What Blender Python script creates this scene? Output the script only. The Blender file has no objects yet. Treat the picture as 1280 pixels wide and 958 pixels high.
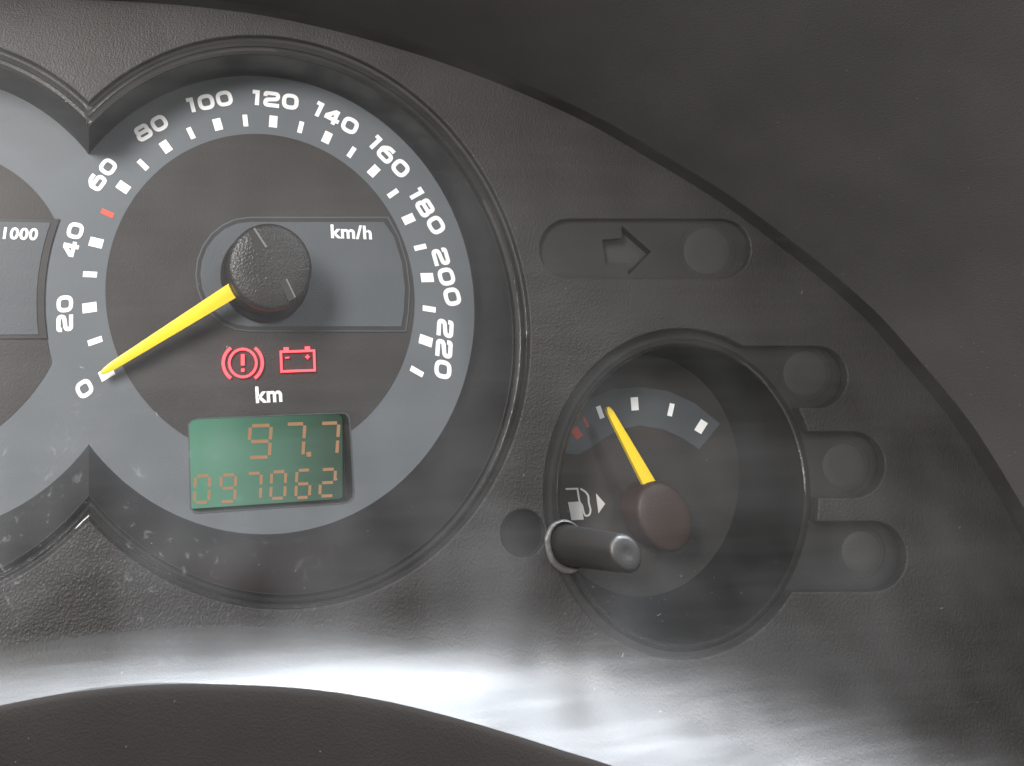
import bpy, bmesh, math, random
from mathutils import Vector, Matrix
random.seed(7)
scene = bpy.context.scene
COL = scene.collection

# ------------------------------------------------------------------ camera
# The speedometer face is the plane y = 0, its axis the world origin; x right, z up, the viewer at -y.
RM = 0.043                                   # radius of the speedometer's tick circle in metres
A = Vector((0.9905401, 0.0484348, 0.1283912))    # face x axis, down axis and inward axis seen by the camera
B = Vector((0.0140255, 0.8950024, -0.4458408))
C = A.cross(B); C.normalize()
B = C.cross(A)
T = Vector((0.1257011, 1.4626249, 4.6694823))
PPX, PPY, FOC = 302.28, 39.90, 1000.0
CAMP = Vector((-A.dot(T), -C.dot(T), B.dot(T))) * RM
def toworld(v):                              # camera-axis direction -> world
    return Vector((A.dot(v), C.dot(v), -B.dot(v)))
cam = bpy.data.cameras.new('camera')
cam.sensor_fit = 'HORIZONTAL'; cam.sensor_width = 36; cam.lens = FOC / 1280 * 36
cam.shift_x = (640 - PPX) / 1280; cam.shift_y = -(479 - PPY) / 1280
cam.clip_start = 0.005; cam.clip_end = 20
camo = bpy.data.objects.new('camera', cam); COL.objects.link(camo)
rx, up, bk = toworld(Vector((1, 0, 0))), toworld(Vector((0, -1, 0))), toworld(Vector((0, 0, -1)))
camo.matrix_world = Matrix(((rx.x, up.x, bk.x, CAMP.x), (rx.y, up.y, bk.y, CAMP.y), (rx.z, up.z, bk.z, CAMP.z), (0, 0, 0, 1)))
scene.camera = camo

# ------------------------------------------------------------------ light
world = bpy.data.worlds.new('World'); scene.world = world; world.use_nodes = True
bg = world.node_tree.nodes['Background']; bg.inputs[0].default_value = (1.0, 0.97, 0.94, 1); bg.inputs[1].default_value = 0.42
def area(name, loc, target, sx, sy, power, col):
    l = bpy.data.lights.new(name, 'AREA'); l.shape = 'RECTANGLE'; l.size = sx; l.size_y = sy; l.energy = power; l.color = col
    o = bpy.data.objects.new(name, l); COL.objects.link(o); o.location = loc
    o.rotation_euler = (Vector(target) - Vector(loc)).to_track_quat('-Z', 'Y').to_euler()
    return o
area('side_window_light', (0.54, -0.45, 0.52), (0.07, -0.02, -0.08), 0.44, 0.24, 14.0, (0.90, 0.95, 1.0))
area('windscreen_light', (0.09, -0.46, 0.62), (0.0, -0.02, -0.06), 0.56, 0.24, 0.7, (0.80, 0.90, 1.0))
area('left_fill_light', (-0.50, -0.50, 0.30), (0.02, -0.01, 0.0), 0.40, 0.35, 15.0, (1.0, 0.97, 0.94))  # added fill lamp on the left, brightens the dials
# sunlight that comes in over the hood and falls on the lower lip of the lens
sl_ = bpy.data.lights.new('sun_patch', 'SPOT'); sl_.energy = 1150; sl_.spot_size = math.radians(18); sl_.spot_blend = 1.0; sl_.shadow_soft_size = 0.34; sl_.color = (0.84, 0.92, 1.0)
slo = bpy.data.objects.new('sun_patch', sl_); COL.objects.link(slo); slo.location = (0.26, -0.38, 0.58)
slo.rotation_euler = (Vector((0.105, -0.03, -0.122)) - slo.location).to_track_quat('-Z', 'Y').to_euler()
scene.view_settings.view_transform = 'Standard'; scene.view_settings.look = 'None'
scene.view_settings.exposure = 0.42; scene.view_settings.gamma = 1; scene.view_settings.use_curve_mapping = False
scene.render.engine = 'CYCLES'; scene.cycles.transparent_max_bounces = 8
scene.cycles.max_bounces = 4; scene.cycles.diffuse_bounces = 2; scene.cycles.glossy_bounces = 2

# ------------------------------------------------------------------ helpers
MM = 0.001
def W(px, py, h=0.0):                        # point h millimetres in front of the face plane
    d = toworld(Vector(((px - PPX) / FOC, (py - PPY) / FOC, 1)))
    k = (-h * MM - CAMP.y) / d.y
    return CAMP + d * k
def PL(x, z, h=0.0): return Vector((x * RM, -h * MM, z * RM))
def mesh_obj(name, verts, faces, mat, parent=None, smooth=True, angle=35):
    me = bpy.data.meshes.new(name); me.from_pydata([tuple(v) for v in verts], [], faces); me.validate()
    return finish(name, me, mat, parent, smooth, angle)
def finish(name, me, mat, parent=None, smooth=True, angle=35):
    bm = bmesh.new(); bm.from_mesh(me); bmesh.ops.recalc_face_normals(bm, faces=bm.faces); bm.to_mesh(me); bm.free()
    if smooth:
        me.polygons.foreach_set('use_smooth', [True] * len(me.polygons)); me.set_sharp_from_angle(angle=math.radians(angle))
    me.materials.clear(); me.materials.append(mat)
    o = bpy.data.objects.new(name, me); COL.objects.link(o)
    if parent: o.parent = parent
    return o
def tag(o, label, cat, group=None):
    o['label'] = label; o['category'] = cat
    if group: o['group'] = group
    return o
def thing(name, label, cat, loc=(0, 0, 0), group=None):
    o = bpy.data.objects.new(name, None); COL.objects.link(o); o.empty_display_size = 0.01
    return tag(o, label, cat, group)
def loft(rings, closed=True):
    n = len(rings[0]); V = [p for r in rings for p in r]; F = []
    for i in range(len(rings) - 1):
        for j in range(n if closed else n - 1):
            k = (j + 1) % n
            F.append((i * n + j, i * n + k, (i + 1) * n + k, (i + 1) * n + j))
    return V, F
def sheet(name, outer, holes, h, thick, mat, parent=None, bevel=0.0):
    """flat plate (outlines are world points), front face at height h mm, thick mm deep, rounded edge of bevel mm"""
    cu = bpy.data.curves.new('outline', 'CURVE'); cu.dimensions = '2D'; cu.fill_mode = 'BOTH'
    for loop in [outer] + holes:
        s = cu.splines.new('POLY'); s.points.add(len(loop) - 1); s.use_cyclic_u = True
        for p, q in zip(s.points, loop): p.co = (q[0], q[2], 0, 1)
    cu.extrude = max(thick / 2 - bevel, 0) * MM; cu.bevel_depth = bevel * MM; cu.bevel_resolution = 2; cu.offset = -bevel * MM
    o = bpy.data.objects.new('outline', cu); COL.objects.link(o)
    me = bpy.data.meshes.new_from_object(o.evaluated_get(bpy.context.evaluated_depsgraph_get()))
    bpy.data.objects.remove(o); bpy.data.curves.remove(cu); me.name = name
    me.transform(Matrix(((1, 0, 0, 0), (0, 0, -1, -(h - thick / 2) * MM), (0, 1, 0, 0), (0, 0, 0, 1))))
    return finish(name, me, mat, parent, True, 50)
def fillet(pts, r, closed):
    n = len(pts); out = []
    for i, p in enumerate(pts):
        p = Vector(p)
        if not closed and i in (0, n - 1): out.append(p); continue
        a, b = Vector(pts[i - 1]), Vector(pts[(i + 1) % n]); la, lb = (a - p).length, (b - p).length
        rr = min(r, la * .48, lb * .48)
        s, e = p + (a - p) / la * rr, p + (b - p) / lb * rr
        for k in range(6):
            t = k / 5; out.append(s * (1 - t) ** 2 + p * 2 * t * (1 - t) + e * t * t)
    return out
def ribbon(pts, w, closed=False):            # 2D stroke -> (left, right) outlines
    n = len(pts); L, R = [], []
    for i, p in enumerate(pts):
        a = pts[i - 1] if (closed or i) else None; b = pts[(i + 1) % n] if (closed or i < n - 1) else None
        da = (p - a).normalized() if a is not None else None; db = (b - p).normalized() if b is not None else None
        if da is None: d = db; m = 1
        elif db is None: d = da; m = 1
        else:
            d = (da + db).normalized(); m = 1 / max(.45, d.dot(da))
        nrm = Vector((-d.y, d.x)) * (w / 2 * m)
        L.append(p + nrm); R.append(p - nrm)
    return L, R
def strokes_mesh(name, strokes, place, mat, parent, lift=0.0, thick=0.06):
    """strokes: list of (points2d, width, closed, fillet radius); place(x, y, h) -> world"""
    V, F = [], []
    for si, (pts, w, closed, r) in enumerate(strokes):
        p = fillet([Vector(q) for q in pts], r, closed) if r else [Vector(q) for q in pts]
        L, R = ribbon(p, w, closed); n = len(p); h = lift + thick + 0.012 * si
        o = len(V)
        for ring, hh in ((L, lift), (L, h), (R, h), (R, lift)): V += [place(q.x, q.y, hh) for q in ring]
        for k in range(3):
            for j in range(n if closed else n - 1):
                jj = (j + 1) % n
                F.append((o + k * n + j, o + k * n + jj, o + (k + 1) * n + jj, o + (k + 1) * n + j))
        if not closed:
            F.append((o, o + n, o + 2 * n, o + 3 * n)); F.append((o + n - 1, o + 2 * n - 1, o + 3 * n - 1, o + 4 * n - 1))
    return mesh_obj(name, V, F, mat, parent, False)
def plate_px(name, pts, h, thick, mat, parent, bevel=0.0, holes=()):
    return sheet(name, [W(x, y, h) for x, y in pts], [[W(x, y, h) for x, y in l] for l in holes], h, thick, mat, parent, bevel)
def quad_px(name, pts, h, mat, parent, thick=0.08):   # small printed block with its four px corners
    n = len(pts); V = [W(x, y, h) for x, y in pts]; V += [v + Vector((0, thick * MM, 0)) for v in V]
    return mesh_obj(name, V, [tuple(range(n))] + [(j, (j + 1) % n, n + (j + 1) % n, n + j) for j in range(n)], mat, parent, False)
def rot_rect(cx, cy, w, h, deg):
    c, s = math.cos(math.radians(deg)), math.sin(math.radians(deg))
    return [(cx + x * c + y * s, cy - x * s + y * c) for x, y in ((-w/2, -h/2), (w/2, -h/2), (w/2, h/2), (-w/2, h/2))]
def catmull(pts, per=8):
    out = []; n = len(pts)
    for i in range(n - 1):
        p0, p1, p2, p3 = [Vector(pts[max(0, min(n - 1, i + k))]) for k in (-1, 0, 1, 2)]
        for k in range(per):
            t = k / per
            out.append(.5 * ((2 * p1) + (p2 - p0) * t + (2 * p0 - 5 * p1 + 4 * p2 - p3) * t * t + (3 * p1 - p0 - 3 * p2 + p3) * t ** 3))
    out.append(Vector(pts[-1])); return out
def interp(tab, x):
    if x <= tab[0][0]: return tab[0][1]
    for (a, b), (c, d) in zip(tab, tab[1:]):
        if x <= c: return b + (d - b) * (x - a) / (c - a)
    return tab[-1][1]
def lathe(name, centre, prof, mat, parent, n=64, axis=Vector((0, -1, 0)), sx=1, sz=1):
    axis = axis.normalized(); u = axis.cross(Vector((0, 0, 1))).normalized(); v = u.cross(axis)
    rings = []
    for r, h in prof:
        rings.append([centre + axis * h * MM + (u * math.cos(2*math.pi*j/n) * sx + v * math.sin(2*math.pi*j/n) * sz) * max(r, 0.001) * MM for j in range(n)])
    V, F = loft(rings); F.append(tuple(range((len(prof)-1)*n, len(prof)*n)))
    return mesh_obj(name, V, F, mat, parent, True, 40)

# ------------------------------------------------------------------ materials
class NT:
    def __init__(s, name):
        s.m = bpy.data.materials.new(name); s.m.use_nodes = True; s.t = s.m.node_tree; s.t.nodes.clear()
        s.out = s.n('ShaderNodeOutputMaterial'); s.tc = s.n('ShaderNodeTexCoord')
    def n(s, kind, **kw):
        x = s.t.nodes.new(kind)
        for k, v in kw.items():
            if k in x.inputs: s.put(x.inputs[k], v)
            else: setattr(x, k, v)
        return x
    def put(s, sock, v):
        if hasattr(v, 'is_output'): s.t.links.new(v, sock)
        else: sock.default_value = v
    def math(s, op, a, b=0.0, clamp=False):
        x = s.n('ShaderNodeMath', operation=op, use_clamp=clamp); s.put(x.inputs[0], a); s.put(x.inputs[1], b); return x.outputs[0]
    def noise(s, scale, detail=3, rough=.55, vec=None, dist=0.0):
        x = s.n('ShaderNodeTexNoise', Scale=scale, Detail=detail, Roughness=rough, Distortion=dist); s.put(x.inputs['Vector'], vec or s.tc.outputs['Object']); return x.outputs['Fac']
    def scaled(s, v):
        x = s.n('ShaderNodeMapping'); s.put(x.inputs['Vector'], s.tc.outputs['Object']); x.inputs['Scale'].default_value = v; return x.outputs['Vector']
    def ramp(s, f, a, b, ca=(0,0,0,1), cb=(1,1,1,1)):
        x = s.n('ShaderNodeValToRGB'); s.put(x.inputs[0], f); e = x.color_ramp.elements
        e[0].position = a; e[1].position = b; e[0].color = ca; e[1].color = cb; return x.outputs[0]
    def mix(s, f, a, b):
        x = s.n('ShaderNodeMix', data_type='RGBA'); s.put(x.inputs[0], f); s.put(x.inputs[6], a); s.put(x.inputs[7], b); return x.outputs[2]
def c4(c): return (c[0], c[1], c[2], 1)
def plastic(name, col, rough=.5, grain=0.0, gscale=900, spec=.5, var=.12, specks=0.0, grime=None, speckscale=330):
    t = NT(name); base = c4(col)
    big = t.noise(38, 2, .6)
    dark = c4([x * (1 - var) for x in col]); lite = c4([x * (1 + var) for x in col])
    colr = t.mix(t.ramp(big, .3, .7), dark, lite)
    if grime: colr = t.mix(t.math('MULTIPLY', t.ramp(t.noise(22, 3, .65), .48, .72), grime[3]), colr, c4(grime[:3]))
    if specks:
        v = t.n('ShaderNodeTexVoronoi', Scale=speckscale); t.put(v.inputs['Vector'], t.tc.outputs['Object'])
        sp = t.math('LESS_THAN', v.outputs['Distance'], 0.036)
        sp = t.math('MULTIPLY', sp, t.math('GREATER_THAN', t.noise(60, 1), 1 - specks))
        colr = t.mix(t.math('MULTIPLY', sp, .75), colr, (.11, .107, .10, 1))
    p = t.n('ShaderNodeBsdfPrincipled'); t.put(p.inputs['Base Color'], colr)
    p.inputs['Specular IOR Level'].default_value = spec
    t.put(p.inputs['Roughness'], t.math('ADD', rough - .08, t.math('MULTIPLY', big, .16)))
    if grain:
        hgt = t.noise(gscale, 1.5, .55)
        b = t.n('ShaderNodeBump', Strength=grain, Distance=.00038); t.put(b.inputs['Height'], hgt); t.put(p.inputs['Normal'], b.outputs[0])
    t.t.links.new(p.outputs[0], t.out.inputs[0]); return t.m
def glow(name, col, strength):
    t = NT(name); e = t.n('ShaderNodeEmission', Color=c4(col), Strength=strength); t.t.links.new(e.outputs[0], t.out.inputs[0]); return t.m
M = {}
M['fascia'] = plastic('grained_black_plastic', (.028, .0256, .0242), .56, .7, 2100, .45, .12, .52)
M['bezel'] = plastic('satin_black_plastic', (.028, .027, .0262), .24, .12, 2600, .8, .10)
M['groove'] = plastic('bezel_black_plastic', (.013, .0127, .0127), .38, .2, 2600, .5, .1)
M['tray'] = plastic('smooth_pocket_plastic', (.025, .024, .0235), .5, .3, 2400, .4, .1, .3)
M['window'] = plastic('lamp_window_plastic', (.040, .039, .038), .55, .3, 1800, .4, .1)
M['ring'] = plastic('slate_grey_dial_print', (.108, .119, .129), .6, .18, 2600, .3, .03)
M['disc'] = plastic('dark_dial_print', (.037, .0342, .0328), .62, .35, 2400, .3, .07)
M['inset'] = plastic('grey_inset_print', (.076, .084, .091), .6, .3, 2400, .3, .05)
M['line'] = plastic('dark_inset_border', (.026, .025, .0245), .5, 0, 900, .4, .05)
M['fuelface'] = plastic('dark_fuel_dial_print', (.029, .028, .027), .6, .3, 2200, .3, .12, .3, (.085, .06, .04, .35))
M['fuelband'] = plastic('grey_fuel_scale_print', (.062, .070, .076), .6, .3, 2200, .3, .06)
M['white'] = plastic('white_dial_print', (.88, .88, .88), .5, 0, 900, .3, .02)
M['lint'] = plastic('pale_lint', (.30, .29, .28), .7, 0, 900, .2, .3)
M['greyprint'] = plastic('worn_white_print', (.50, .49, .47), .5, 0, 900, .3, .08)
M['redprint'] = plastic('red_dial_print', (.62, .10, .07), .5, 0, 900, .3, .05)
M['redfaded'] = plastic('faded_red_print', (.33, .06, .045), .5, 0, 900, .3, .08)
M['yellow'] = plastic('yellow_pointer_plastic', (.82, .585, .012), .4, 0, 900, .4, .02)
M['cap'] = plastic('grained_pointer_cap', (.018, .0165, .0155), .40, .55, 1900, .5, .12)
M['fuelcap'] = plastic('brownish_pointer_cap', (.036, .0235, .019), .5, .25, 2200, .4, .3, .3, (.11, .055, .036, .8))
M['hood'] = plastic('soft_hood_plastic', (.0225, .0213, .0204), .65, .22, 2600, .3, .12, .58)
M['cowl'] = plastic('column_cover_plastic', (.0132, .0114, .0104), .75, .15, 2600, .2, .15, .58)
M['ramp'] = plastic('smooth_sill_plastic', (.028, .0275, .027), .6, .3, 1800, .3, .15, .4, (.05, .052, .056, .4))
M['notch'] = plastic('notch_highlight', (.16, .155, .15), .3, 0, 900, .5, .1)  # pale tone that paints the highlight along the cap slots
M['knob'] = plastic('satin_knob_plastic', (.012, .0112, .0108), .46, .12, 1800, .4, .15, .3)
M['collar'] = plastic('clear_collar_edge', (.04, .038, .036), .42, .9, 600, .4, .5)
M['black'] = plastic('deep_black_plastic', (.009, .0085, .008), .6, 0, 900, .2, .1)
M['lcdwall'] = plastic('gloss_black_frame', (.008, .008, .008), .4, 0, 900, .5, .1)
M['lamp_red'] = glow('red_lamp', (1.0, .075, .09), 2.4)
M['segment'] = glow('lcd_segment', (.60, .33, .18), .52)
def lcd_mat():
    t = NT('green_lcd_backlight')
    sx = t.n('ShaderNodeSeparateXYZ'); t.put(sx.inputs[0], t.tc.outputs['Object'])
    f = t.math('ADD', t.math('MULTIPLY', sx.outputs[0], 30.0), .52)          # the lamp sits at the left end of the panel
    col = t.mix(t.math('ADD', f, t.math('MULTIPLY', t.math('SUBTRACT', t.noise(90, 3), .5), .25), True), (.115, .335, .215, 1), (.026, .070, .040, 1))
    e = t.n('ShaderNodeEmission', Strength=.60); t.put(e.inputs[0], col)
    p = t.n('ShaderNodeBsdfPrincipled'); p.inputs['Base Color'].default_value = (.012, .02, .016, 1); p.inputs['Roughness'].default_value = .35
    a = t.n('ShaderNodeAddShader'); t.t.links.new(e.outputs[0], a.inputs[0]); t.t.links.new(p.outputs[0], a.inputs[1]); t.t.links.new(a.outputs[0], t.out.inputs[0]); return t.m
M['lcd'] = lcd_mat()
def lens_mat():
    t = NT('dusty_clear_lens')
    # dust film: cloudy, with wiped streaks and dried drops
    cloud = t.ramp(t.noise(30, 2, .62), .35, .75)
    streak = t.ramp(t.noise(60, 2, .7, t.scaled((.35, 1, 6.0))), .42, .75)
    drops = t.math('MULTIPLY', t.ramp(t.noise(520, 2, .6, None, .5), .62, .74), cloud)
    sx = t.n('ShaderNodeSeparateXYZ'); t.put(sx.inputs[0], t.tc.outputs['Object'])
    left = t.math('MULTIPLY', t.math('SUBTRACT', .02, sx.outputs[0]), 16.0, True)
    low = t.math('MULTIPLY', t.math('SUBTRACT', -.015, sx.outputs[2]), 30.0, True)
    drops = t.math('MULTIPLY', drops, t.math('MULTIPLY', left, low))
    film = t.math('ADD', .002, t.math('MULTIPLY', cloud, .012))
    film = t.math('ADD', film, t.math('MULTIPLY', streak, .005))
    film = t.math('ADD', t.math('ADD', film, t.math('MULTIPLY', t.math('MULTIPLY', cloud, low), .022)), t.math('MULTIPLY', drops, .10))  # extra film low on the lens stands in for glare haze
    # dust film, thickened where the lens turns upwards to paint its white glare
    geo = t.n('ShaderNodeNewGeometry'); nz = t.n('ShaderNodeSeparateXYZ'); t.put(nz.inputs[0], geo.outputs['True Normal'])
    upw = t.math('ABSOLUTE', nz.outputs[2])
    film = t.math('ADD', film, t.math('MULTIPLY', t.math('MULTIPLY', upw, upw), t.math('ADD', .10, t.math('MULTIPLY', t.math('ADD', t.math('MULTIPLY', cloud, .5), t.math('MULTIPLY', streak, 2.0)), .065))))
    tr = t.n('ShaderNodeBsdfTransparent'); df = t.n('ShaderNodeBsdfDiffuse', Color=(.72, .72, .74, 1))
    m1 = t.n('ShaderNodeMixShader'); t.put(m1.inputs[0], film); t.t.links.new(tr.outputs[0], m1.inputs[1]); t.t.links.new(df.outputs[0], m1.inputs[2])
    b = t.n('ShaderNodeBump', Strength=.025, Distance=.0004); t.put(b.inputs['Height'], t.noise(150, 2, .7, t.scaled((.22, 1, 5.0))))
    gl = t.n('ShaderNodeBsdfGlossy', Color=(1, 1, 1, 1)); t.put(gl.inputs['Roughness'], t.math('ADD', .33, t.math('MULTIPLY', cloud, .08))); t.put(gl.inputs['Normal'], b.outputs[0])
    fr = t.n('ShaderNodeFresnel', IOR=1.28)
    m2 = t.n('ShaderNodeMixShader'); t.put(m2.inputs[0], fr.outputs[0]); t.t.links.new(m1.outputs[0], m2.inputs[1]); t.t.links.new(gl.outputs[0], m2.inputs[2])
    t.t.links.new(m2.outputs[0], t.out.inputs[0]); return t.m
M['lens'] = lens_mat()

# ------------------------------------------------------------------ shared outlines (traced, given their own depth)
HP = 13.0                                    # fascia surface, mm in front of the dial
class Ell:
    def __init__(s, cx, cy, ax, bx, vx, vy): s.c = Vector((cx, cy)); s.a = ax; s.b = bx; s.u = Vector((vx, vy)).normalized(); s.v = Vector((-s.u.y, s.u.x))
    def at(s, th): return s.c + s.u * s.a * math.cos(th) + s.v * s.b * math.sin(th)
FACE = Ell(321.3, 381.5, 287.8, 270.4, -.267, -.964)
RIM = Ell(334.9, 405.6, 340.2, 302.0, -.299, -.954)
OUT = Ell(335.6, 403.2, 361.7, 324.6, -.277, -.961)
CUSPX = 111.0
def right_arc(e, n=150, mx=CUSPX):           # from the top cusp over the right to the bottom cusp
    best = [(th, e.at(th)) for th in [k * 2 * math.pi / 4000 for k in range(4000)]]
    cr = [best[k][0] for k in range(4000) if (best[k][1].x - mx) * (best[(k + 1) % 4000][1].x - mx) < 0]
    ps = sorted(cr, key=lambda t_: e.at(t_).y); t0, t1 = ps[0], ps[1]
    for sgn in (1, -1):
        d = (t1 - t0) % (2 * math.pi) if sgn > 0 else -((t0 - t1) % (2 * math.pi))
        if e.at(t0 + d / 2).x > mx: break
    return [e.at(t0 + d * k / n) for k in range(n + 1)]
def eight(e):                                # both instruments: right lobe, then its mirror image on the left
    r = right_arc(e); l = [Vector((2 * CUSPX - p.x, p.y)) for p in reversed(r)]
    return r + l[1:-1]
E_FACE, E_RIM, E_OUT = eight(FACE), eight(RIM), eight(OUT)
def lerp_loop(a, b, t): return [p * (1 - t) + q * t for p, q in zip(a, b)]

HOODPX = catmull([(-420, 90), (-220, 22), (-60, -2), (96, 0), (200, 5), (280, 13), (340, 22), (406, 36), (470, 53), (556, 80), (640, 112), (733, 154), (813, 200), (898, 252), (975, 309), (1030, 353), (1084, 402), (1130, 455), (1175, 508), (1205, 550), (1238, 604), (1262, 646), (1284, 690), (1312, 760), (1340, 860), (1356, 980), (1360, 1120)], 6)
hn = len(HOODPX)
def hood_point(i, h, extra=0.0):             # point of the hood's inner wall at height h
    base = W(HOODPX[i].x, HOODPX[i].y, HP)
    a, b = W(*HOODPX[max(0, i - 1)], HP), W(*HOODPX[min(hn - 1, i + 1)], HP)
    d = (b - a).normalized(); n = Vector((-d.z, 0, d.x))
    if n.dot(base - W(400, 450, HP)) < 0: n = -n
    k = max(0, h - HP)
    return base + n * (k * .30 + .0030 * k * k + extra) * MM - Vector((0, (h - HP) * MM, 0))
SILL = [(-450, 850), (0, 812), (150, 795), (300, 789), (450, 797), (600, 822), (750, 866), (900, 925), (1050, 1000), (1250, 1120)]
COWL = catmull([(-450, 1010), (-250, 940), (-100, 902), (0, 882), (80, 867), (160, 858), (230, 855), (320, 857), (400, 863), (480, 876), (560, 895), (640, 918), (700, 937), (770, 959), (880, 1000), (1000, 1052), (1200, 1150)], 6)
SILLPX = catmull(SILL, 10)

# fuel gauge outlines
FC_OUT, FR_OUT = Vector((852, 618)), (172, 207)
FC_RIM, FR_RIM = Vector((852, 619)), (153, 188)
FC_FACE, FR_FACE = Vector((800, 595)), (124, 151)
def ellp(c, r, n=128): return [Vector((c.x + r[0] * math.cos(2 * math.pi * k / n), c.y - r[1] * math.sin(2 * math.pi * k / n))) for k in range(n)]
TABS = [(433, 510, 1022, 38), (540, 623, 1066, 41), (652, 740, 1091, 43)]        # top, bottom, centre x of the round end, radius
def fuel_outline():
    pts = []
    def ex(y): return FC_OUT.x + FR_OUT[0] * math.sqrt(max(0, 1 - ((y - FC_OUT.y) / FR_OUT[1]) ** 2))
    def th(y): return math.asin(max(-1, min(1, (FC_OUT.y - y) / FR_OUT[1])))
    def arc(t0, t1, n):
        for k in range(n + 1):
            t = t0 + (t1 - t0) * k / n; pts.append(Vector((FC_OUT.x + FR_OUT[0] * math.cos(t), FC_OUT.y - FR_OUT[1] * math.sin(t))))
    prev = None
    for i, (y0, y1, cx, r) in enumerate(TABS):
        if i: arc(th(TABS[i - 1][1]), th(y0), 6)
        cy = (y0 + y1) / 2; ry = (y1 - y0) / 2
        for k in range(17):
            t = math.pi / 2 - math.pi * k / 16; pts.append(Vector((cx + r * math.cos(t), cy - ry * math.sin(t))))
    arc(th(TABS[2][1]), th(TABS[0][0]) - 2 * math.pi, 90)
    return pts
FUEL_OUT = fuel_outline()
def stadium(x0, x1, y0, y1, n=16):
    r = (y1 - y0) / 2; cy = (y0 + y1) / 2; p = []
    for k in range(n + 1): t = math.pi / 2 - math.pi * k / n; p.append(Vector((x1 - r + r * math.cos(t), cy - r * math.sin(t))))
    for k in range(n + 1): t = -math.pi / 2 - math.pi * k / n; p.append(Vector((x0 + r + r * math.cos(t), cy - r * math.sin(t))))
    return p
SIGNAL = stadium(675, 939, 274, 348)
KHOLE = ellp(Vector((654, 667)), (28, 30), 40)

# ------------------------------------------------------------------ hood, fascia, column cover
hood = thing('instrument_hood', 'dark grey soft plastic hood wall curving over the instrument panel', 'hood')
rings = [[hood_point(i, h) for i in range(hn)] for h in (9, 12, 13.5, 16, 20, 26, 34, 44, 54, 64, 76, 88)]
hw = loft(rings, False); mesh_obj('hood_wall', hw[0], hw[1], M['hood'], hood)
lip = [[hood_point(i, 88 + a, b) for i in range(hn)] for a, b in ((0, 0), (2, 2), (3, 6), (1, 12), (-20, 16), (-70, 12))]
hw = loft(lip, False); mesh_obj('hood_rim', hw[0], hw[1], M['hood'], hood)

panel = thing('gauge_fascia', 'black grained plastic fascia with moulded pockets around the gauges', 'fascia')
outer = [hood_point(i, HP, 4.5) for i in range(hn)]
outer = [Vector((p.x, 0, p.z)) for p in outer]
sill3 = [W(p.x, p.y, HP) for p in SILLPX]
poly = outer + [p for p in reversed(sill3) if p.x < outer[-1].x - .001]
holes = [[W(p.x, p.y, HP) for p in l] for l in (E_OUT, FUEL_OUT, SIGNAL, KHOLE)]
sheet('fascia', poly, holes, HP, 2.4, M['fascia'], panel, .32)
sheet('back_light_stop', poly, [], -10, 1, M['black'], panel)  # unseen black plate added behind the dials to stop light leaking through
# moulded double rim round the two big dials, and the wall that drops to the dial
prof = [(0, 'o', -.02, 12.6), (0, 'o', .06, 11.6), (0, 'o', .22, 11.0), (0, 'o', .38, 11.1), (0, 'o', .44, 11.7), (0, 'o', .54, 11.8), (0, 'o', .60, 11.0), (0, 'o', .78, 10.8), (0, 'o', .86, 12.0), (0, 'o', .95, 12.5), (0, 'o', 1.0, 12.2)]
rings = [[W(p.x, p.y, h) for p in lerp_loop(E_OUT, E_RIM, t)] for _, _, t, h in prof]
mesh_obj('dial_rim', *loft(rings), M['bezel'], panel, True, 60)
rings = []
for t in (0, .03, .1, .25, .5, .75, 1.0, 1.04):
    h = 12.2 * (1 - t) - (0.6 if t > 1 else 0) + (.35 * math.sin(math.pi * min(1, t)))
    rings.append([W(p.x, p.y, h) for p in lerp_loop(E_RIM, E_FACE, min(1, t) + (.0 if t <= 1 else .02))])
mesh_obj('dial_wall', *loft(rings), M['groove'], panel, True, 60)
# fuel gauge surround
tray = [Vector((690 - 40, 380)), Vector((1160, 380)), Vector((1160, 860)), Vector((650, 860))]
rim0 = ellp(FC_RIM, (FR_RIM[0] + 7, FR_RIM[1] + 7))
trayh = HP - 2.6
plate_px('gauge_tray', tray, trayh, .6, M['tray'], panel, 0, [rim0])
rings = []
for c, r, h in ((FC_RIM, (162, 197), trayh - .4), (FC_RIM, (161, 196), trayh + .1), (FC_RIM, (158, 193), trayh + .9), (FC_RIM, (155.5, 190.5), trayh + 1.2), (FC_RIM, (153, 188), trayh + .9), (FC_RIM, (151.5, 186.5), trayh + .2)):
    rings.append([W(p.x, p.y, h) for p in ellp(c, r)])
mesh_obj('fuel_rim', *loft(rings), M['bezel'], panel, True, 60)
rings = []
for t in (0, .2, .5, .8, 1, 1.03):
    c = FC_RIM.lerp(FC_FACE, t); r = (151.5 + (FR_FACE[0] - 151.5) * t, 186.5 + (FR_FACE[1] - 186.5) * t); rings.append([W(p.x, p.y, trayh + .2 + (-3 - trayh - .2) * t) for p in ellp(c, r)])
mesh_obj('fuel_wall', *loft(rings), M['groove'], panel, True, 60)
def lamp_window(cx, cy, rx_, ry_, h):
    rings = []
    for k, hh in ((1.22, h - .02), (1.14, h + .05), (1.06, h - .45), (1.0, h - .5), (.95, h - .1), (.85, h + .06), (.5, h + .12), (.02, h + .12)):
        rings.append([W(cx + (p.x - cx) * k, cy + (p.y - cy) * k, hh) for p in ellp(Vector((cx, cy)), (rx_, ry_), 48)])
    V, F = loft(rings[:5]); mesh_obj('window_ring', V, F, M['tray'], panel, True, 60)
    V, F = loft(rings[4:]); F.append(tuple(range(3 * 48, 4 * 48))); w = mesh_obj('lamp_window', V, F, M['window'], panel, True, 60)
    return w
for cx, cy, r1, r2 in ((1006, 467, 29, 30), (1054, 582, 28, 29), (1076, 690, 26, 28)): lamp_window(cx, cy, r1, r2, trayh + .05)
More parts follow.
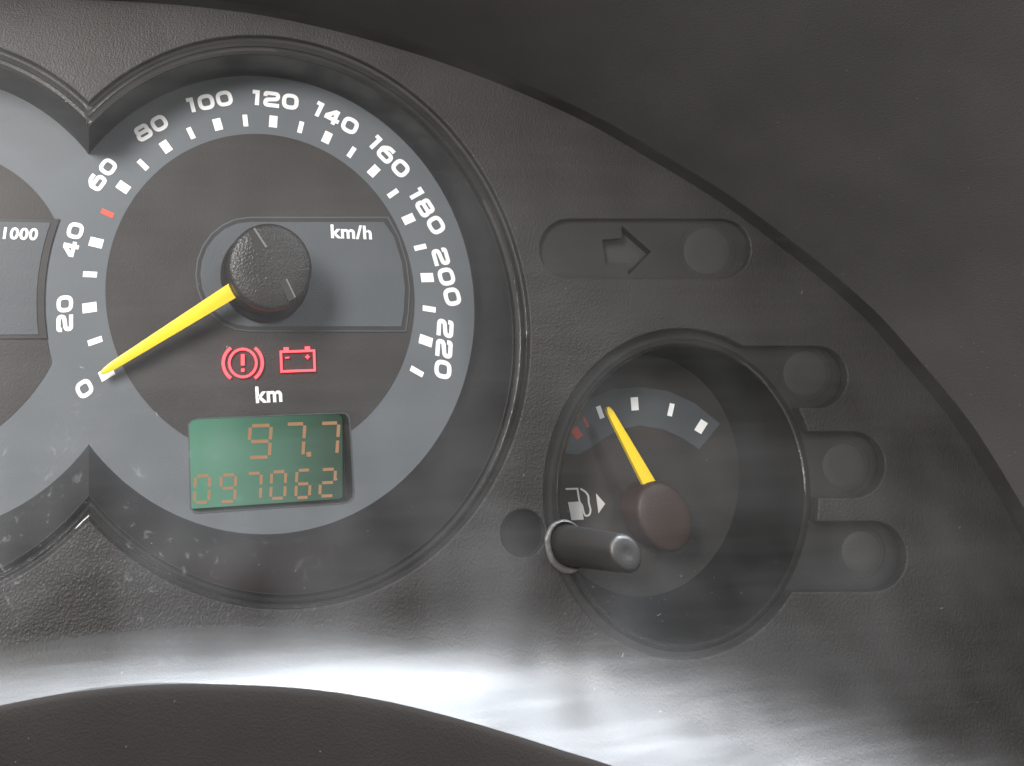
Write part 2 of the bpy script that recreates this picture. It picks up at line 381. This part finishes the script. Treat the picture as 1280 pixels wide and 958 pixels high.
# turn signal pocket: floor with an arrow-shaped opening, then the arrow's own plate deeper down
ARROW = [(753, 300), (778, 298), (777, 282), (815, 315), (786, 344), (784, 329), (757, 329)]
sh = HP - 1.5
plate_px('signal_pocket', [(660, 262), (955, 262), (955, 360), (660, 360)], sh, .5, M['tray'], panel, .14, [ARROW])
aw = []
for h in (sh - .3, sh - 2.8): aw.append([Vector((p.x, -h * MM, p.z)) for p in [W(x, y, sh) for x, y in ARROW]])
mesh_obj('arrow_wall', *loft(aw), M['black'], panel, False)
sheet('arrow_plate', [W(x, y, sh) for x, y in [(735, 275), (830, 275), (830, 352), (735, 352)]], [], sh - 2.6, .4, M['window'], panel)
lamp_window(883, 314, 31, 31, sh + .05)
# hole that the reset knob's pin presses through
rings = [[W(p.x, p.y, h) if h > 12 else W(p.x, p.y, HP) + Vector((0, (HP - h) * MM, 0)) for p in KHOLE] for h in (HP - .3, HP - 2.2)]
V, F = loft(rings); F.append(tuple(range(40, 80))); mesh_obj('switch_hole', V, F, M['black'], panel, True, 40)

# sill: the fascia rolls forward towards the driver under the lens
rings = []
for k in range(15):
    t = k / 14; ring = []
    for p in SILLPX:
        lowy = interp([(q.x, q.y) for q in COWL], p.x) + 70
        y = p.y + (lowy - p.y) * t
        ring.append(W(p.x, y - 5 * (1 - t), HP + .03 + 22 * t ** 1.7))
    rings.append(ring)
sl = mesh_obj('sill', *loft(rings, False), M['ramp'], panel)

cowl = thing('steering_column_cover', 'dark brown-black plastic cover edge below the gauges', 'column cover')
rings = []
for dy, h in ((60, 44), (20, 50), (5, 52.6), (.5, 53.3), (0, 53.5), (.5, 53.65), (3, 53.7), (10, 53.6), (24, 53.2), (70, 51.6), (160, 48), (350, 40)):
    rings.append([W(p.x, p.y + dy, h) for p in COWL])
mesh_obj('cover_shell', *loft(rings, False), M['cowl'], cowl)

# ------------------------------------------------------------------ speedometer
GLYPH = {
 '0': (1.0, [([(0, 0), (1, 0), (1, 1), (0, 1)], True, .42)]),
 '1': (.42, [([(-.12, .97), (.28, .97), (.28, -.13)], False, 0)]),
 '2': (1.0, [([(0, .72), (0, 1), (1, 1), (1, .56), (.02, .42), (.02, 0), (1.12, 0)], False, .26)]),
 '4': (1.0, [([(.74, -.13), (.74, 1.12)], False, 0), ([(.68, 1.02), (0, .34)], False, 0), ([(-.10, .27), (1.12, .27)], False, 0)]),
 '6': (1.0, [([(0, -.02), (1, -.02), (1, .61), (0, .61)], True, .28), ([(-.02, .40), (-.02, .66), (.36, 1.03), (.86, 1.03)], False, .2)]),
 '8': (1.0, [([(.06, .53), (.94, .53), (.94, 1), (.06, 1)], True, .24), ([(0, 0), (1, 0), (1, .53), (0, .53)], True, .28)]),
}
def numeral(txt, px, py, deg, parent, h, size=15.6, gap=.50, name='numeral'):
    o = W(px, py, h); u = (W(px + 1, py, h) - W(px - 1, py, h)).length / 2   # metres per px here
    wid = sum(GLYPH[c][0] for c in txt) + gap * (len(txt) - 1); x = -wid / 2; st = []
    for c in txt:
        gw, ss = GLYPH[c]
        for pts, closed, r in ss: st.append(([((p[0] + x) * size * u, (p[1] - .5) * size * u) for p in pts], 5.05 * u, closed, r * size * u))
        x += gw + gap
    ca, sa = math.cos(math.radians(deg)), math.sin(math.radians(deg))
    return strokes_mesh(name, st, lambda X, Z, hh: Vector((o.x + X * ca - Z * sa, -hh * MM, o.z + X * sa + Z * ca)), M['white'], parent, h)
def text(txt, px, py, hpx, parent, mat, h, deg=0, name='lettering', bold=.035, align='CENTER', sx=1.0):
    cu = bpy.data.curves.new('lettering', 'FONT'); cu.body = txt; cu.align_x = align; cu.align_y = 'BOTTOM_BASELINE'
    cu.size = 1; cu.space_character = 1.08; cu.offset = bold; cu.extrude = 0.0
    o = bpy.data.objects.new('lettering', cu); COL.objects.link(o)
    me = bpy.data.meshes.new_from_object(o.evaluated_get(bpy.context.evaluated_depsgraph_get()))
    bpy.data.objects.remove(o); bpy.data.curves.remove(cu)
    ctr = W(px, py, h); u = (W(px + 1, py, h) - W(px - 1, py, h)).length / 2; s = hpx / .72 * u
    ca, sa = math.cos(math.radians(deg)), math.sin(math.radians(deg))
    for v in me.vertices:
        X, Z = v.co.x * s * sx, v.co.y * s
        v.co = (ctr.x + X * ca - Z * sa, -h * MM, ctr.z + X * sa + Z * ca)
    me.name = name; return finish(name, me, mat, parent, False)

speedo = thing('speedometer', 'speedometer with grey ring, white numerals 0 to 220 and yellow pointer at zero', 'speedometer')
LCDW = [(236, 531), (240, 526), (247, 524), (425, 517), (432, 518), (436, 523), (437, 530), (442, 615), (441, 622), (436, 627), (428, 629), (250, 641), (243, 640), (239, 635)]
far = [FACE.c + (p - FACE.c) * 1.03 for p in right_arc(FACE)]
far = [Vector((max(p.x, CUSPX), p.y)) for p in far]
fl = [W(p.x, p.y, 0) for p in far]
face_poly = fl
lcdh = [W(x, y, 0) for x, y in LCDW]
dial = sheet('dial_face', face_poly, [lcdh], 0.0, .6, M['ring'], speedo)
# dark centre disc, cut away where the display window reaches into it
DR = .909; dpts = []
wl, wr = W(235, 548, 0), W(438.5, 545, 0)
def disc_pt(deg): return PL(DR * math.cos(math.radians(deg)), DR * math.sin(math.radians(deg)))
angs = [k * 1.0 for k in range(360)]
zl = None
ring_pts = [disc_pt(a) for a in angs]
top_path = [W(x, y, 0) for x, y in [(238.5, 560), (234.5, 531), (238.5, 524.5), (247, 522.3), (425, 515.3), (433, 516.3), (437.5, 522), (438.5, 530), (440, 556)]]
tp = []
for p, q in zip(top_path, top_path[1:]):
    ip, iq = math.hypot(p.x, p.z) < DR * RM, math.hypot(q.x, q.z) < DR * RM
    if ip and not tp: tp.append(p)
    if ip != iq:
        lo, hi = 0.0, 1.0
        for _ in range(30):
            m_ = (lo + hi) / 2; r_ = p.lerp(q, m_)
            if (math.hypot(r_.x, r_.z) < DR * RM) == ip: lo = m_
            else: hi = m_
        tp.append(p.lerp(q, lo))
    if iq: tp.append(q)
tp_lo, tp_hi = tp[0], tp[-1]
inside = [tp_lo.x < p.x < tp_hi.x and p.z < 0 for p in ring_pts]
i0 = next(i for i in range(360) if inside[i]); i1 = next(i for i in range(i0, 361) if not inside[i % 360])
disc_poly = ring_pts[:i0] + tp + ring_pts[i1:]
disc = sheet('centre_disc', disc_poly, [], .12, .10, M['disc'], speedo)
for k in range(0, 24):
    v = k * 10; a = math.radians(90 - (v - 115) * 1.035); wd = (11.2 if k % 2 == 0 else 6.6) / 213; ln = 16.8 / 213
    d = Vector((math.cos(a), math.sin(a))); n = Vector((-d.y, d.x)); pts = []
    for r, s in ((-1, -1), (-1, 1), (1, 1), (1, -1)):
        q = d * (1 + r * ln / 2) + n * s * wd / 2; pts.append(q)
    V = [PL(q.x, q.y, .09) for q in pts] + [PL(q.x, q.y, .01) for q in pts]
    mesh_obj('scale_mark', V, [(0, 1, 2, 3)] + [(j, (j + 1) % 4, 4 + (j + 1) % 4, 4 + j) for j in range(4)], M['redprint'] if v == 50 else M['white'], dial, False)
for txt, px, py, deg in (('0', 105.5, 486, 122), ('20', 81, 392, 94.5), ('40', 91, 300, 79), ('60', 128, 218, 56.5), ('80', 189, 160, 33), ('100', 262, 127, 14), ('120', 344, 125, -5), ('140', 420, 148, -27.5), ('160', 486.5, 196, -48), ('180', 534, 264, -62), ('200', 558, 346, -80), ('220', 555, 436, -101)):
    numeral(txt, px, py, deg, dial, .02)
# inset plate behind the pointer, with a moulded border
def inset_outline(g):                        # g = inset in px
    pts = [(300 - g * .0, 271 + g), (486 - g, 271 + g), (499 - g, 296), (509 - g, 328), (513 - g, 360), (511.5 - g, 390), (508 - g, 415 - g)]
    cx, cy, r = 312, 343, 72
    for k in range(0, 13):
        t = math.pi * 1.5 - math.pi * k / 12
        pts.append((cx + (r - 4 - g) * math.cos(t), cy - (r - g) * math.sin(t)))
    return pts[1:]
plate_px('inset_border', inset_outline(0), .42, .3, M['inset'], speedo, .1)
plate_px('inset_groove', inset_outline(1.8), .46, .1, M['line'], speedo)
plate_px('inset_plate', inset_outline(6.5), .62, .22, M['inset'], speedo, .08)
text('km/h', 439.5, 298, 16, speedo, M['white'], .72, -1, 'unit_lettering', .03, sx=1.1)
text('km', 336.5, 502.5, 18, disc, M['white'], .2, 2, 'unit_lettering', .03, sx=1.08)
# pointer
HUBH = 15.0
hubc = W(339, 331.5, HUBH)
def pointer(name, base, tip, wb, wt, parent, ridge=.7, taper=.75):
    ax = (tip - base); L_ = ax.length; ax.normalize(); s = ax.cross(Vector((0, 1, 0))).normalized(); upv = Vector((0, -1, 0)); rings = []
    for t in (0, .25, .5, .75, .92, .975, 1.0):
        w = (wb + (wt - wb) * t) * (1 if t < .96 else (.8 if t < .99 else .45)); c = base + ax * L_ * t
        rings.append([c - s * w / 2 * MM - upv * ridge * MM, c - s * w / 2 * MM, c - s * w * .12 * MM + upv * ridge * .3 * MM, c + s * w * .12 * MM + upv * ridge * .3 * MM, c + s * w / 2 * MM, c + s * w / 2 * MM - upv * ridge * MM])
    V, F = loft(rings); F.append((0, 1, 2, 3, 4, 5)); n = len(V); F.append(tuple(range(n - 6, n)))
    return mesh_obj(name, V, F, M['yellow'], parent, True, 25)
pointer('pointer', W(330, 338.5, 8), W(126.5, 466.5, 3.2), 4.2, 1.75, speedo)
bc = W(332, 344, 1.5); lathe('cap_dark_ring', Vector((bc.x, -.1 * MM, bc.z)), [(11.3, 0), (11.2, 1.6), (10.8, 2.0), (5, 2.0)], M['black'], speedo)  # black ring added under the cap, forms the dark crescent beside it
cap = lathe('pointer_cap', Vector((hubc.x, -3.0 * MM, hubc.z)), [(10.0, 9.0), (10.12, 9.9), (10.03, 10.6), (9.7, 11.2), (9.0, 11.55), (6, 11.85), (3, 11.97), (.01, 12)], M['cap'], speedo)
lathe('cap_skirt', Vector((hubc.x, -3.0 * MM, hubc.z)), [(9.6, 0), (9.75, 5), (9.95, 9.2), (8, 9.3)], M['black'], speedo)
def cap_slot(p0, p1, w, parent, mat, hh=15.02):
    strokes_mesh('slot', [([(W(*p0, HUBH).x, W(*p0, HUBH).z), (W(*p1, HUBH).x, W(*p1, HUBH).z)], w * MM, False, 0)], lambda X, Z, h: Vector((X, -h * MM, Z)), mat, parent, hh - .4, .42)
cap_slot((314, 288), (327, 312), 1.9, cap, M['line'], 14.98); cap_slot((317.5, 285.5), (333, 309.5), .5, cap, M['notch'], 15.14)  # each slot: a dark strip plus a pale strip as painted edge highlight
cap_slot((353, 350), (365, 375), 1.7, cap, M['line'], 14.98); cap_slot((358, 349), (369, 372), .35, cap, M['notch'], 15.08)
# lit warning lamps
def px_strokes(name, strokes, h, mat, parent, thick=.7):
    return strokes_mesh(name, strokes, lambda X, Y, hh: W(X, Y, hh), mat, parent, h, thick)
def circ(cx, cy, rx_, ry_, a0, a1, n=24): return [(cx + rx_ * math.cos(math.radians(a0 + (a1 - a0) * k / n)), cy - ry_ * math.sin(math.radians(a0 + (a1 - a0) * k / n))) for k in range(n + 1)]
bx, by = 303.5, 454
px_strokes('brake_warning_symbol', [(circ(bx, by, 17, 17.5, 0, 345, 23), 3.0, True, 0), (circ(bx, by, 24.5, 24, 128, 232, 12), 3.8, False, 0), (circ(bx, by, 24.5, 24, -52, 52, 12), 3.8, False, 0), ([(bx, by - 11), (bx, by + 3)], 4.6, False, 0), ([(bx, by + 7), (bx, by + 11)], 4.2, False, 0)], .12, M['lamp_red'], disc)
px_strokes('battery_warning_symbol', [([(351, 440), (392.5, 438.5), (393.5, 463), (352, 464.5)], 2.8, True, 0), ([(354.5, 436.5), (361, 436.3)], 4, False, 0), ([(381, 435.5), (387.5, 435.3)], 4, False, 0), ([(356.5, 447.5), (361.5, 447.2)], 1.8, False, 0), ([(381.5, 446.5), (387, 446.2)], 1.8, False, 0), ([(384.3, 443.6), (384.5, 449.2)], 1.8, False, 0)], .12, M['lamp_red'], disc)

# ------------------------------------------------------------------ odometer display
odo = thing('odometer_display', 'green lit digital odometer window reading 97.7 over 097062', 'display')
SD = -5.5
wall = [[Vector((p.x, -h * MM, p.z)) for p in lcdh] for h in (-.1, SD - 1.0)]
wV, wF = loft(wall); wF.append(tuple(range(len(lcdh), 2 * len(lcdh)))); mesh_obj('window_wall', wV, wF, M['lcdwall'], odo, True, 40)
cx_, cz_ = sum(p.x for p in lcdh) / len(lcdh), sum(p.z for p in lcdh) / len(lcdh)
edge = [[Vector((cx_ + (p.x - cx_) * k, -h * MM, cz_ + (p.z - cz_) * k2)) for p in lcdh] for k, k2, h in ((1.012, 1.02, .0), (1.008, 1.014, .2), (1.0, 1.0, .2), (.996, .993, -.4))]
mesh_obj('window_edge', *loft(edge), M['inset'], odo, True, 60)
scr = [W(x, y, SD) for x, y in [(215, 500), (428, 500), (428.5, 620), (427, 623), (424, 624), (215, 638)]]
so = mesh_obj('screen', [p - W(330, 575, SD) for p in scr], [(0, 1, 2, 3, 4, 5)], M['lcd'], odo, False); so.location = W(330, 575, SD - .5)
SEG = {'a': ((0, 0), (1, 0)), 'b': ((1, 0), (1, .5)), 'c': ((1, .5), (1, 1)), 'd': ((0, 1), (1, 1)), 'e': ((0, .5), (0, 1)), 'f': ((0, 0), (0, .5)), 'g': ((0, .5), (1, .5))}
DIG = {'9': 'abcdfg', '7': 'abc', '0': 'abcdef', '6': 'acdefg', '2': 'abdeg'}
def digit(c, x0, x1, y0, y1, w=4.0, skew=2.5, rise=-.8):
    st = []; w0 = w / 2
    for s in DIG[c]:
        p = []
        for (u, v) in SEG[s]:
            p.append(Vector((x0 + w0 + (x1 - x0 - w) * u + skew * (.5 - v), y0 + w0 + (y1 - y0 - w) * v + rise * (u - .5))))
        d = (p[1] - p[0]).normalized() * 2.2
        st.append(([p[0] + d, p[1] - d], w * .95, False, 0))
    o = px_strokes('digit', st, SD - .3, M['segment'], odo, .03)
for c, x0, x1, y0, y1 in (('9', 309.5, 340, 530, 574), ('7', 354, 382, 528, 573), ('7', 397, 424.5, 527, 571)): digit(c, x0, x1, y0, y1, 4.4)
for c, x0, x1, y0, y1 in (('0', 241.5, 263.5, 593, 630), ('9', 274, 296, 592, 629), ('7', 306, 328, 590, 627), ('0', 337, 358.5, 588, 625), ('6', 368.5, 389.5, 586, 624), ('2', 398.5, 420.5, 585, 622)): digit(c, x0, x1, y0, y1, 3.9, 1.6)
px_strokes('decimal_point', [([(383, 568.2), (389, 568)], 6, False, 0)], SD - .3, M['segment'], odo, .03)

# ------------------------------------------------------------------ tachometer (only its right end is in view)
tach = thing('tachometer', 'grey tachometer face cut off by the left edge, with white 1000 lettering', 'tachometer')
fl2 = [W(2 * CUSPX - p.x + (1.5 if p.x < CUSPX + .1 else 0), p.y, 0) for p in far]
face2 = fl2
td = sheet('dial_face', face2, [], -0.03, .6, M['ring'], tach)
# dark disc of the tachometer, its right side cut by the speedometer's ring
tc = W(-104, 366, 0); TR = (W(0, 206, 0) - tc).length; cutr = 1.245 * RM
pts = []
for k in range(180):
    a = math.radians(k * 2); p = tc + Vector((math.cos(a), 0, math.sin(a))) * TR * (1.03 if math.sin(a) < -.2 else 1.0)
    pts.append(p)
out = []
for p in pts:
    r = math.hypot(p.x, p.z)
    if r < cutr: p = Vector((p.x / r * cutr, 0, p.z / r * cutr))
    out.append(p)
tdisc = sheet('centre_disc', out, [], .12, .10, M['disc'], tach)
def tach_inset(g, rr):
    top, bot = W(0, 273 + g, 0).z, W(0, 424 - g, 0).z; p = [Vector((W(-160, 0, 0).x, 0, top))]
    for k in range(13):
        z = top + (bot - top) * k / 12; x = -math.sqrt((rr * RM) ** 2 - z * z); p.append(Vector((x, 0, z)))
    p.append(Vector((W(-160, 0, 0).x, 0, bot))); return p
sheet('inset_border', tach_inset(0, 1.243), [], .42, .3, M['line'], tach, .1)
sheet('inset_plate', tach_inset(5, 1.285), [], .62, .22, M['inset'], tach, .08)
text('1000', 46.5, 300, 14.5, tach, M['white'], .72, -1.5, 'unit_lettering', .03, 'RIGHT', 1.1)

# ------------------------------------------------------------------ fuel gauge
fuel = thing('fuel_gauge', 'small oval fuel gauge with yellow pointer near quarter full beside reset knob', 'fuel gauge')
FH = -3.0
plate_px('dial_face', ellp(FC_FACE, (FR_FACE[0] * 1.03, FR_FACE[1] * 1.03)), FH, .6, M['fuelface'], fuel)
band = [(690, 548), (703, 529), (716, 514), (735, 499), (765, 487), (800, 484), (835, 489), (868, 504), (900, 530), (874, 562), (855, 549), (830, 537), (800, 532), (775, 537), (754, 549), (738, 560), (722, 569), (700, 566)]
fb = plate_px('scale_band', band, FH + .12, .1, M['fuelband'], fuel)
for cx, cy, w, h, d, mt in ((721, 541.5, 10, 14, 35, 'redfaded'), (732.5, 528, 3.6, 14, 27, 'redfaded'), (750.3, 515.5, 6, 16, 20, 'white'), (793.5, 505, 9, 16.5, 4, 'white'), (838.8, 512.5, 6, 16, -13, 'white'), (876.5, 533.5, 10, 16, -32, 'white')):
    quad_px('scale_mark', rot_rect(cx, cy, w, h, d), FH + .2, M[mt], fb)
pump = px_strokes('pump_symbol', [([(707, 611.5), (723, 611)], 2.2, False, 0), ([(721.8, 612), (724.3, 627)], 2.2, False, 0), ([(725.5, 611), (732, 615), (735.5, 620), (736, 629), (738.4, 638), (737, 644), (732, 645.5), (729.6, 641), (727.8, 632), (725, 628.6)], 2.2, False, 2)], FH + .02, M['greyprint'], fuel, .06)
quad_px('pump_body_symbol', [(710, 628), (726, 627), (729.7, 649.7), (714.5, 650.5)], FH + .11, M['greyprint'], fuel)
quad_px('filler_side_arrow', [(745, 617), (756.5, 630), (748.2, 642)], FH + .11, M['greyprint'], fuel)
pointer('pointer', W(813, 606, 4.2), W(760, 509, 2.4), 3.3, 1.5, fuel, 1.0)
fcc = W(835, 646, 6.5)
lathe('pointer_cap', Vector((fcc.x, 1.5 * MM, fcc.z)), [(6.6, 0), (6.8, 5.0), (6.75, 6.3), (6.5, 6.9), (6.0, 7.25), (4.5, 7.7), (2.5, 7.95), (.01, 8.0)], M['fuelcap'], fuel, 56, Vector((0, -1, 0)), 1.0, 1.04)

# ------------------------------------------------------------------ lens cover, reset knob, dust
LH = 16.6
FOLD = [(-500, 830), (0, 785), (200, 768), (400, 752), (600, 748), (750, 760), (900, 795), (1050, 845), (1280, 930), (1500, 1020)]
def lens_h(px, py):
    d = (py - interp(FOLD, px)) * .125
    return LH + (0 if d <= 0 else (.0245 * d * d if d < 15 else .0245 * 225 + (d - 15) * .735))
lens_hood = []
for i in range(hn):
    p = hood_point(i, LH, -.1); v = p - CAMP
    lens_hood.append(p)
def to_px(p):
    v = p - CAMP; cc = Vector((A.x * v.x + C.x * v.y - B.x * v.z, A.y * v.x + C.y * v.y - B.y * v.z, A.z * v.x + C.z * v.y - B.z * v.z))
    return Vector((cc.x / cc.z * FOC + PPX, cc.y / cc.z * FOC + PPY))
top_px = [to_px(p) for p in lens_hood]
bot_px = [Vector((p.x, p.y + 24)) for p in COWL]
xs = [-420 + (1500 + 420) * k / 150 for k in range(151)]
topf = [(p.x, p.y) for p in top_px]
# columns of the lens run from the hood down to the column cover; the right end closes against the hood wall
xmax = max(p.x for p in top_px if p.y < 1000)
cols = []
NX, NY = 150, 90
for k in range(NX + 1):
    x = -420 + (xmax - 2 + 420) * k / NX
    yt = interp([(p.x, p.y) for p in top_px if p.y < 1000], x); yb = max(yt + 4, interp([(p.x, p.y) for p in bot_px], x))
    cols.append([W(x, yt + (yb - yt) * j / NY, lens_h(x, yt + (yb - yt) * j / NY)) for j in range(NY + 1)])
lv, lf = loft(cols, False)
lens = mesh_obj('lens_cover', lv, lf, M['lens'], None, True, 60)
tag(lens, 'clear dusty plastic lens over the gauges, hazy with white glare along its lower edge', 'lens cover')

knob = thing('reset_knob', 'black cylindrical reset knob poking out beside the fuel gauge', 'knob')
kb, kt = W(712, 682, LH), W(783, 692, LH + 22); kax = (kt - kb); kl = kax.length / MM
lathe('shaft', kb - kax.normalized() * 3 * MM, [(3.75, 0), (3.75, 3), (3.5, kl * .5 + 3), (3.15, kl + 2.3), (3.02, kl + 2.8), (2.7, kl + 3.1), (2.2, kl + 3.22), (1.0, kl + 3.28), (.8, kl + 3.22), (.01, kl + 3.22)], M['knob'], knob, 56, kax)
cr = []
for r, h in ((4.95, -.3), (4.95, .2), (4.8, .5), (4.4, .6), (4.05, .3), (3.95, -.6)):
    cr.append([W(709, 682, LH) + Vector((math.cos(a_) * (r + max(0, r - 4.3) * (1.1 * max(0, -math.cos(a_ - .35)) - .35 + .25 * math.sin(5 * a_ + r) * math.sin(3 * a_))) * .93, -h, math.sin(a_) * (r + max(0, r - 4.3) * (1.1 * max(0, -math.cos(a_ - .35)) - .35)))) * MM for a_ in [2 * math.pi * j / 56 for j in range(56)]])
mesh_obj('collar', *loft(cr), M['collar'], knob, True, 60)
# lint and dust lying on the lens
V, F = [], []
for k in range(120):
    px, py = random.uniform(0, 1270), random.uniform(100, 900)
    if random.random() < .5: px, py = random.gauss(760, 160), random.gauss(740, 70)
    yt = interp([(p.x, p.y) for p in top_px if p.y < 1000], px)
    if py < yt + 15 or px > 1230 or py > interp([(p.x, p.y) for p in COWL], px): continue
    h = lens_h(px, py) + .06; L_ = random.uniform(.4, 1.1) if random.random() < .88 else random.uniform(2.5, 6); w = random.uniform(.35, .7) if L_ < 2 else .4
    c = rot_rect(px, py, L_, w, random.uniform(0, 180)); o = len(V)
    V += [W(x, y, h) for x, y in c] + [W(x, y, h + .07) for x, y in c]
    F += [(o, o+1, o+2, o+3), (o+4, o+5, o+6, o+7)] + [(o+j, o+(j+1) % 4, o+4+(j+1) % 4, o+4+j) for j in range(4)]
d = mesh_obj('dust', V, F, M['lint'], None, False); d['kind'] = 'stuff'; tag(d, 'pale lint and dust specks lying on the lens', 'dust')
